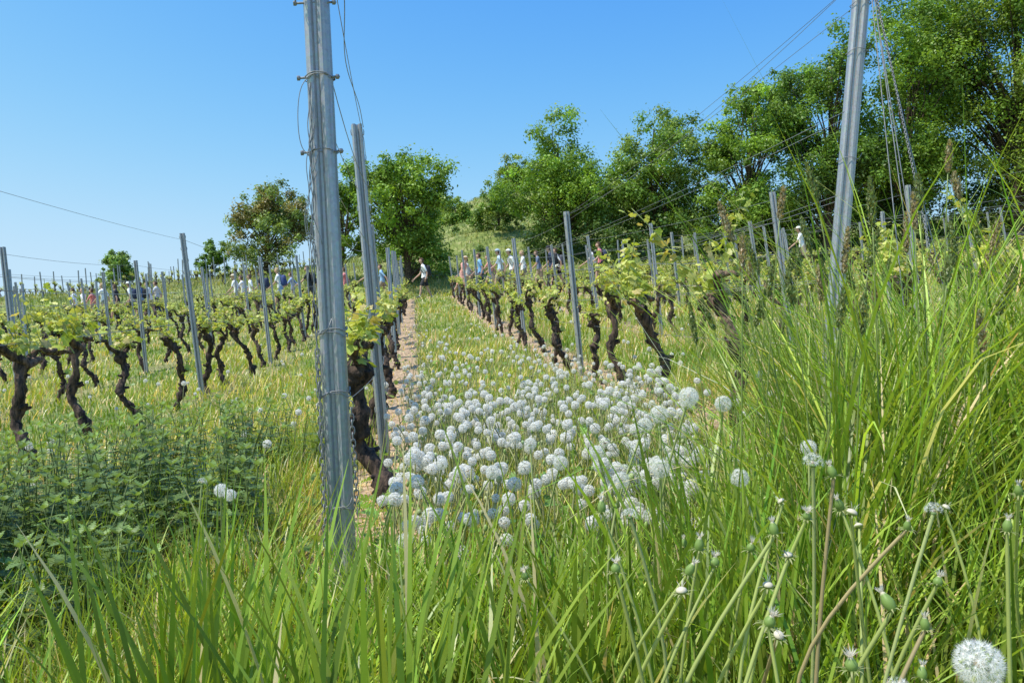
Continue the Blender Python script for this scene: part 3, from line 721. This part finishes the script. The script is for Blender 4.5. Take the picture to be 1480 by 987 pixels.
inst(acc,TVt,TFt,P,frames(v+np.array([0,0,.5])+rng.normal(0,.5,(nl,3)),rng.uniform(0,6.28,nl)),rng.uniform(.12,.24,nl),colvar(nl,GD,.25)*np.exp(np.random.default_rng(3).normal(0,.25,260))[idx][:,None])
acc.obj('undergrowth_shrubs',[M_tree])
acc=Acc(); nl=18000; m=80
cx=np.random.default_rng(5).uniform(-13,4,m); cy=np.random.default_rng(6).uniform(46,80,m); cr=rng.uniform(.15,.65,m); idx=rng.integers(0,m,nl)
v=rng.normal(size=(nl,3)); v/=np.linalg.norm(v,axis=1)[:,None]
P=np.stack([cx,cy,gz(cx,cy)+cr*.4],1)[idx]+v*(cr[idx]*rng.random(nl)**.4)[:,None]
inst(acc,TVt,TFt,P,frames(v+np.array([0,0,.5])+rng.normal(0,.5,(nl,3)),rng.uniform(0,6.28,nl)),rng.uniform(.10,.18,nl),colvar(nl,(.14,.23,.05),.3))
acc.obj('hillside_bushes',[M_tree])

# ------------------------------------------------------------ people
SKIN=np.array([.58,.36,.26])
def person(x,y,heading,shirt,pants,hair,stride=.5,pack=None,hat=None,H=1.72,shorts=True,lean=.05,dress=False,arm=.5,skirtcol=None):
    s_=H/1.72; J={}
    sw=.28*stride
    def jt(n,p,r): J[n]=(np.array(p,float),r)
    jt('pel',(0,0,.94),(.135,.105)); jt('wai',(0,.01+lean*.3,1.09),(.125,.095)); jt('che',(0,.01+lean,1.27),(.15,.11)); jt('uch',(0,lean*1.3,1.41),(.115,.085)); jt('nec',(0,lean*1.5+.01,1.49),(.055,.055)); jt('hd',(0,lean*1.7+.03,1.58),(.06,.06))
    for s,sg in (('L',-1),('R',1)):
        f=sw*sg
        jt('hip'+s,(sg*.095,f*.08,.88),(.098,.098)); jt('thi'+s,(sg*.10,f*.45+.02,.68),(.078,.08)); jt('kne'+s,(sg*.10,f*.85+.035,.49),(.055,.058))
        jt('cal'+s,(sg*.10,f*1.05-.01,.34),(.052,.056)); jt('ank'+s,(sg*.10,f*1.5-.03 if f>0 else f*1.75-.03,.09),(.036,.038)); jt('foo'+s,(sg*.11,J['ank'+s][0][1]+.15,.045),(.042,.03))
        g=-f*arm*1.4
        jt('sho'+s,(sg*.185,lean*1.25,1.39),(.062,.062)); jt('upa'+s,(sg*.225,lean+g*.4,1.25),(.05,.05)); jt('elb'+s,(sg*.235,lean+g*.8-.02,1.11),(.039,.039)); jt('for'+s,(sg*.235,lean+g*1.2+.05,.99),(.034,.034)); jt('wri'+s,(sg*.23,lean+g*1.5+.13,.88),(.025,.025)); jt('pal'+s,(sg*.225,lean+g*1.6+.17,.81),(.018,.036))
    E=[('pel','wai'),('wai','che'),('che','uch'),('uch','nec'),('nec','hd')]
    for s in 'LR': E+=[('pel','hip'+s),('hip'+s,'thi'+s),('thi'+s,'kne'+s),('kne'+s,'cal'+s),('cal'+s,'ank'+s),('ank'+s,'foo'+s),('uch','sho'+s),('sho'+s,'upa'+s),('upa'+s,'elb'+s),('elb'+s,'for'+s),('for'+s,'wri'+s),('wri'+s,'pal'+s)]
    names=list(J); me=bpy.data.meshes.new('sk'); me.from_pydata([tuple(J[n][0]) for n in names],[(names.index(a),names.index(b)) for a,b in E],[])
    ob=bpy.data.objects.new('sk',me); scene.collection.objects.link(ob); ob.modifiers.new('Skin','SKIN')
    sv=me.skin_vertices[0].data
    for k_,n in enumerate(names): sv[k_].radius=J[n][1]; sv[k_].use_root=(n=='pel')
    sb=ob.modifiers.new('S','SUBSURF'); sb.levels=2
    dg=bpy.context.evaluated_depsgraph_get(); ev=ob.evaluated_get(dg); em=ev.to_mesh(); em.calc_loop_triangles()
    V=np.empty(len(em.vertices)*3); em.vertices.foreach_get('co',V); V=V.reshape(-1,3)
    T=np.empty(len(em.loop_triangles)*3,dtype=np.int32); em.loop_triangles.foreach_get('vertices',T); T=T.reshape(-1,3)
    ev.to_mesh_clear(); bpy.data.objects.remove(ob)
    best=np.full(len(V),1e9); lab=np.zeros(len(V),int); par=np.zeros(len(V))
    for k_,(a,b) in enumerate(E):
        A=J[a][0]; B=J[b][0]; d=B-A; t=np.clip(((V-A)@d)/(d@d),0,1); ds=np.linalg.norm(V-(A+t[:,None]*d),axis=1)-.5*(J[a][1][0]*(1-t)+J[b][1][0]*t)
        u=ds<best; best[u]=ds[u]; lab[u]=k_; par[u]=t[u]
    col=np.tile(SKIN,(len(V),1)); shirt=np.array(shirt); pants=np.array(pants)
    for k_,(a,b) in enumerate(E):
        mk=lab==k_; n2=a[:3]+b[:3]
        if n2 in('waiche','cheuch') or a=='uch' and b[:3]=='sho' or n2=='shoupa': c=shirt
        elif n2=='upaelb': col[mk&(par<.5)]=shirt; continue
        elif n2 in('pelwai',): c=shirt
        elif n2 in('pelhip','hipthi'): c=pants
        elif n2=='thikne':
            if shorts: col[mk&(par<.55)]=pants; continue
            c=pants
        elif n2 in('knecal','calank'):
            if shorts:
                if n2=='calank': col[mk&(par>.75)]=(.6,.6,.58)
                continue
            c=pants
        elif n2=='ankfoo': c=(.12,.11,.11)
        else: continue
        col[mk]=c
    acc=Acc(); acc.add(V,T,col)
    for s,sg in (('L',-1),('R',1)):
        pl=J['pal'+s][0]; dv=pl-J['wri'+s][0]; dv/=np.linalg.norm(dv); fw=np.cross(dv,[sg,0,0]); fw=fw*(1 if fw[1]>0 else -1)
        for k_,(o_,l_) in enumerate(((-.027,.055),(-.009,.070),(.009,.075),(.026,.066))):
            b=pl+fw*o_+dv*.015; P=[b,b+dv*l_*.45+np.array([-sg*.004,0,0]),b+dv*l_*.8+np.array([-sg*.016,0,0]),b+dv*l_+np.array([-sg*.030,0,0])]
            addtube(acc,P,[.0095,.009,.008,.006],SKIN,6)
        b=pl+fw*.025-dv*.03; P=[b,b+fw*.025+dv*.02,b+fw*.033+dv*.045]; addtube(acc,P,[.011,.010,.007],SKIN,6)
    hc=np.array([0,lean*1.7+.045,1.635]); hr=np.array([.075,.095,.115])
    V,F=ellipsoid((0,0,0),(1,1,1),20,16); f=V.copy()
    jaw=np.where(f[:,2]<0,1-.28*np.abs(f[:,2])**1.5,1); f[:,0]*=jaw; f[:,1]=np.where(f[:,1]>0,f[:,1]*(.92),f[:,1]*jaw)
    nose=np.exp(-((V[:,0]/.16)**2+((V[:,2]+.12)/.2)**2))*(V[:,1]>.5)*.2; f[:,1]+=nose
    for sx in (-.35,.35): f[:,1]-=np.exp(-(((V[:,0]-sx)/.18)**2+((V[:,2]-.05)/.12)**2))*(V[:,1]>.4)*.07
    acc.add(f*hr+hc,F,SKIN)
    for sx in (-1,1):
        V,F=ellipsoid(hc+np.array([sx*.027,.080,.006]),(.012,.008,.007),8,6); acc.add(V,F,(.75,.75,.72))
        V,F=ellipsoid(hc+np.array([sx*.027,.086,.006]),(.0055,.004,.0055),8,6); acc.add(V,F,(.05,.03,.02))
        V,F=ellipsoid(hc+np.array([sx*.027,.088,.024]),(.014,.004,.003),8,4); acc.add(V,F,np.array(hair)*.7)
        V,F=ellipsoid(hc+np.array([sx*.075,-.005,-.005]),(.010,.018,.028),8,6); acc.add(V,F,SKIN*.95)
    V,F=ellipsoid(hc+np.array([0,.080,-.052]),(.022,.007,.006),10,5); acc.add(V,F,(.42,.16,.13))
    V,F=ellipsoid((0,0,0),(1,1,1),18,14); g=V.copy()
    cut=(g[:,1]>.15)&(g[:,2]<.42); g[cut]*=.80
    g[(g[:,2]<-.45)]*=.86
    acc.add(g*hr*1.10+hc+np.array([0,-.012,.012]),F,hair)
    if hat is not None:
        V,F=ellipsoid((0,0,0),(1,1,1),18,10); V[:,2]=np.where(V[:,2]<0,V[:,2]*.12,V[:,2]); acc.add(V*np.array([.092,.112,.095])+hc+np.array([0,0,.05]),F,hat)
        V,F=ellipsoid(hc+np.array([0,.05,.05]),(.10 if hat[0]<.5 else .15,.13 if hat[0]<.5 else .15,.006),18,6); acc.add(V,F,hat)
    def band(c,r0,r1,z0,z1,colr,rip=.03):
        th=np.linspace(0,6.2832,25)[:-1]; zz=np.linspace(0,1,6); VV=[]
        for q in zz:
            rr=np.array(r0)*(1-q)+np.array(r1)*q; w=1+rip*q*np.sin(6*th)
            VV.append(np.stack([c[0]+rr[0]*np.cos(th)*w,c[1]+rr[1]*np.sin(th)*w,np.full(24,z0*(1-q)+z1*q)],1))
        VV=np.concatenate(VV); i=np.arange(5)[:,None]*24; j=np.arange(24)[None]; j2=(j+1)%24
        acc.add(VV,np.stack([i+j,i+24+j,i+24+j2,i+j2],-1).reshape(-1,4),colr)
    band((0,.005+lean*.2),(.145,.112),(.165,.13),1.10,.90,shirt)
    if dress: band((0,.0),(.15,.12),(.26,.26),.98,.50,skirtcol if skirtcol is not None else shirt,.06)
    elif shorts:
        for s in 'LR':
            a=J['hip'+s][0]; b=J['kne'+s][0]; P=[a*(1-q)+b*q for q in (0,.3,.6,.78)]; addtube(acc,P,[.10,.102,.10,.098],pants,12,.0,cap=False)
    if pack is not None:
        V,F=ellipsoid((0,0,0),(1,1,1),20,12); V=np.sign(V)*np.abs(V)**.55; acc.add(V*np.array([.15,.095,.235])+np.array([0,lean-.20,1.22]),F,pack)
        V,F=ellipsoid((0,0,0),(1,1,1),16,10); V=np.sign(V)*np.abs(V)**.6; acc.add(V*np.array([.115,.045,.11])+np.array([0,lean-.295,1.12]),F,np.array(pack)*.8+.01)
        for sg in (-1,1):
            P=[[sg*.09,lean-.14,1.42],[sg*.10,lean-.02,1.485],[sg*.10,lean+.10,1.40],[sg*.105,lean+.135,1.28],[sg*.14,lean+.05,1.12],[sg*.12,lean-.14,1.05]]
            addtube(acc,P,.017,np.array(pack)*.7,6)
    o=acc.obj('person_walking',[M_cloth]); o.location=(x,y,float(gz(x,y))+.0); o.rotation_euler=(0,0,heading); o.scale=(s_,)*3
    return o
W_=(.90,.90,.88); BK=(.025,.025,.03); NV=(.03,.045,.10); BR=(.10,.055,.03); BL=(.45,.32,.16); KH=(.35,.29,.2)
def at(px): return (px-740)/1110
LFT=math.pi/2
Pp=[
 (110,36.8,LFT,W_,NV,BR,None,None,1.75,True,False),(135,38.0,LFT,(.7,.25,.22),KH,BR,None,None,1.65,True,False),
 (151,36.4,LFT-.2,W_,KH,BL,None,None,1.86,False,False),(192,36.8,LFT,W_,BK,BR,NV,(.8,.8,.78),1.84,True,False),(206,36.5,LFT,(.25,.35,.6),BK,BR,BK,None,1.78,True,False),
 (228,37.8,LFT,(.6,.6,.6),NV,BR,None,None,1.8,False,False),(170,37.8,LFT,BK,KH,BR,None,None,1.8,True,False),(122,38.0,LFT,W_,KH,BL,None,None,1.8,True,False),(217,37.4,LFT,W_,KH,BR,None,None,1.78,True,False),
 (343,36.8,LFT,W_,KH,BL,None,(.7,.6,.45),1.84,True,False),(353,37.8,LFT,W_,KH,BR,None,None,1.78,True,False),(364,36.5,LFT+.2,W_,NV,BR,None,None,1.80,True,False),(381,37.2,LFT,BK,BK,BR,NV,(.02,.02,.03),1.92,False,False),
 (406,36.4,LFT,W_,(.3,.4,.55),BL,(.05,.08,.25),None,1.95,True,False),(449,36.6,LFT,BK,BK,BR,BK,None,1.92,False,False),(425,37.8,LFT,(.3,.4,.6),KH,BR,None,None,1.8,True,False),
 (538,36.6,LFT,(.12,.5,.6),NV,BR,None,W_,1.86,True,False),(553,37.8,LFT,(.3,.5,.7),KH,BR,None,None,1.8,True,False),(500,37.3,LFT,(.6,.2,.2),KH,BR,None,None,1.8,True,False),
 (614,36.0,LFT+.25,W_,BK,BR,BK,None,1.92,True,False),(668,36.6,-LFT-.5,(.8,.38,.32),KH,BL,None,(.6,.45,.3),1.84,True,True),(677,38.0,LFT,(.6,.62,.6),KH,BR,None,None,1.85,True,False),
 (695,37.4,LFT,(.2,.45,.75),NV,BR,None,None,1.96,False,False),(724,36.5,LFT,(.5,.65,.8),KH,BR,None,(.4,.5,.6),2.0,True,False),(710,38.0,LFT,(.75,.3,.25),KH,BR,None,None,1.9,True,False),
 (741,36.3,LFT+.3,W_,NV,BR,(.5,.5,.5),(.8,.8,.78),2.0,True,False),(757,37.3,LFT,W_,KH,BL,None,None,1.98,True,False),(780,38.0,LFT,(.15,.2,.3),KH,BR,None,None,1.9,True,False),(798,36.7,LFT,NV,BK,BR,BK,(.03,.03,.04),2.0,False,False),
 (806,37.5,LFT,W_,BK,BR,(.1,.1,.12),None,1.96,True,False),(869,36.6,LFT,(.7,.2,.25),BK,BR,NV,None,2.0,True,False),(858,37.5,LFT,W_,BK,BR,None,None,1.9,True,False),(1160,36.4,LFT-.4,W_,KH,BR,None,(.8,.78,.7),2.0,True,False)]
for k_,(px,d,hd,sh,pa,ha,pk,ht,H,so,dr) in enumerate(Pp):
    person(at(px)*d,d,hd,sh,pa,ha,stride=rng.uniform(.5,1.0)*random.choice([1,-1]),pack=pk,hat=ht,H=H*rng.uniform(.97,1.0),shorts=so,dress=dr,arm=rng.uniform(.4,.9),lean=rng.uniform(.03,.09))

# ------------------------------------------------------------ light, sky, camera
EL=math.radians(60); AZ=math.atan2(-.80,-.30)
sd=Vector((math.sin(AZ)*math.cos(EL),math.cos(AZ)*math.cos(EL),math.sin(EL)))
sun=bpy.data.lights.new('sun','SUN'); sun.energy=5.0; sun.angle=math.radians(.5); sun.color=(1,.965,.88)
so=bpy.data.objects.new('sun',sun); scene.collection.objects.link(so); so.rotation_euler=sd.to_track_quat('Z','Y').to_euler(); so.location=(0,0,50)
w=bpy.data.worlds.new('World'); scene.world=w; w.use_nodes=True; nt=w.node_tree
bg=nt.nodes['Background']; sk=nt.nodes.new('ShaderNodeTexSky'); sk.sky_type='NISHITA'; sk.sun_disc=False
sk.sun_elevation=EL; sk.sun_rotation=AZ; sk.air_density=1.0; sk.dust_density=.6; sk.ozone_density=1.5
sep=nt.nodes.new('ShaderNodeSeparateColor'); com=nt.nodes.new('ShaderNodeCombineColor'); nt.links.new(sk.outputs[0],sep.inputs[0])
def mnode(op,a,b):
    n=nt.nodes.new('ShaderNodeMath'); n.operation=op
    for q,v in enumerate((a,b)):
        if isinstance(v,(int,float)): n.inputs[q].default_value=v
        else: nt.links.new(v,n.inputs[q])
    return n.outputs[0]
for ch,(pw,g_,cap_) in enumerate(((2.2,9.0,.58),(1.6,4.6,.82),(1.1,6.0,.98))):
    v=mnode('MULTIPLY',sep.outputs[ch],.14); v=mnode('POWER',v,pw); v=mnode('MULTIPLY',v,-g_); v=mnode('POWER',2.71828,v); v=mnode('SUBTRACT',1.0,v); v=mnode('MULTIPLY',v,cap_/.15)
    nt.links.new(v,com.inputs[ch])
nt.links.new(com.outputs[0],bg.inputs[0]); bg.inputs[1].default_value=.15
cam=bpy.data.cameras.new('camera'); cam.lens=27; cam.sensor_width=36; cam.clip_end=4000; cam.clip_start=.02
co=bpy.data.objects.new('camera',cam); scene.collection.objects.link(co); co.location=(0,0,.9); co.rotation_euler=(math.radians(90),0,0)
scene.camera=co
print('polys', sum(len(m.polygons) for m in bpy.data.meshes))
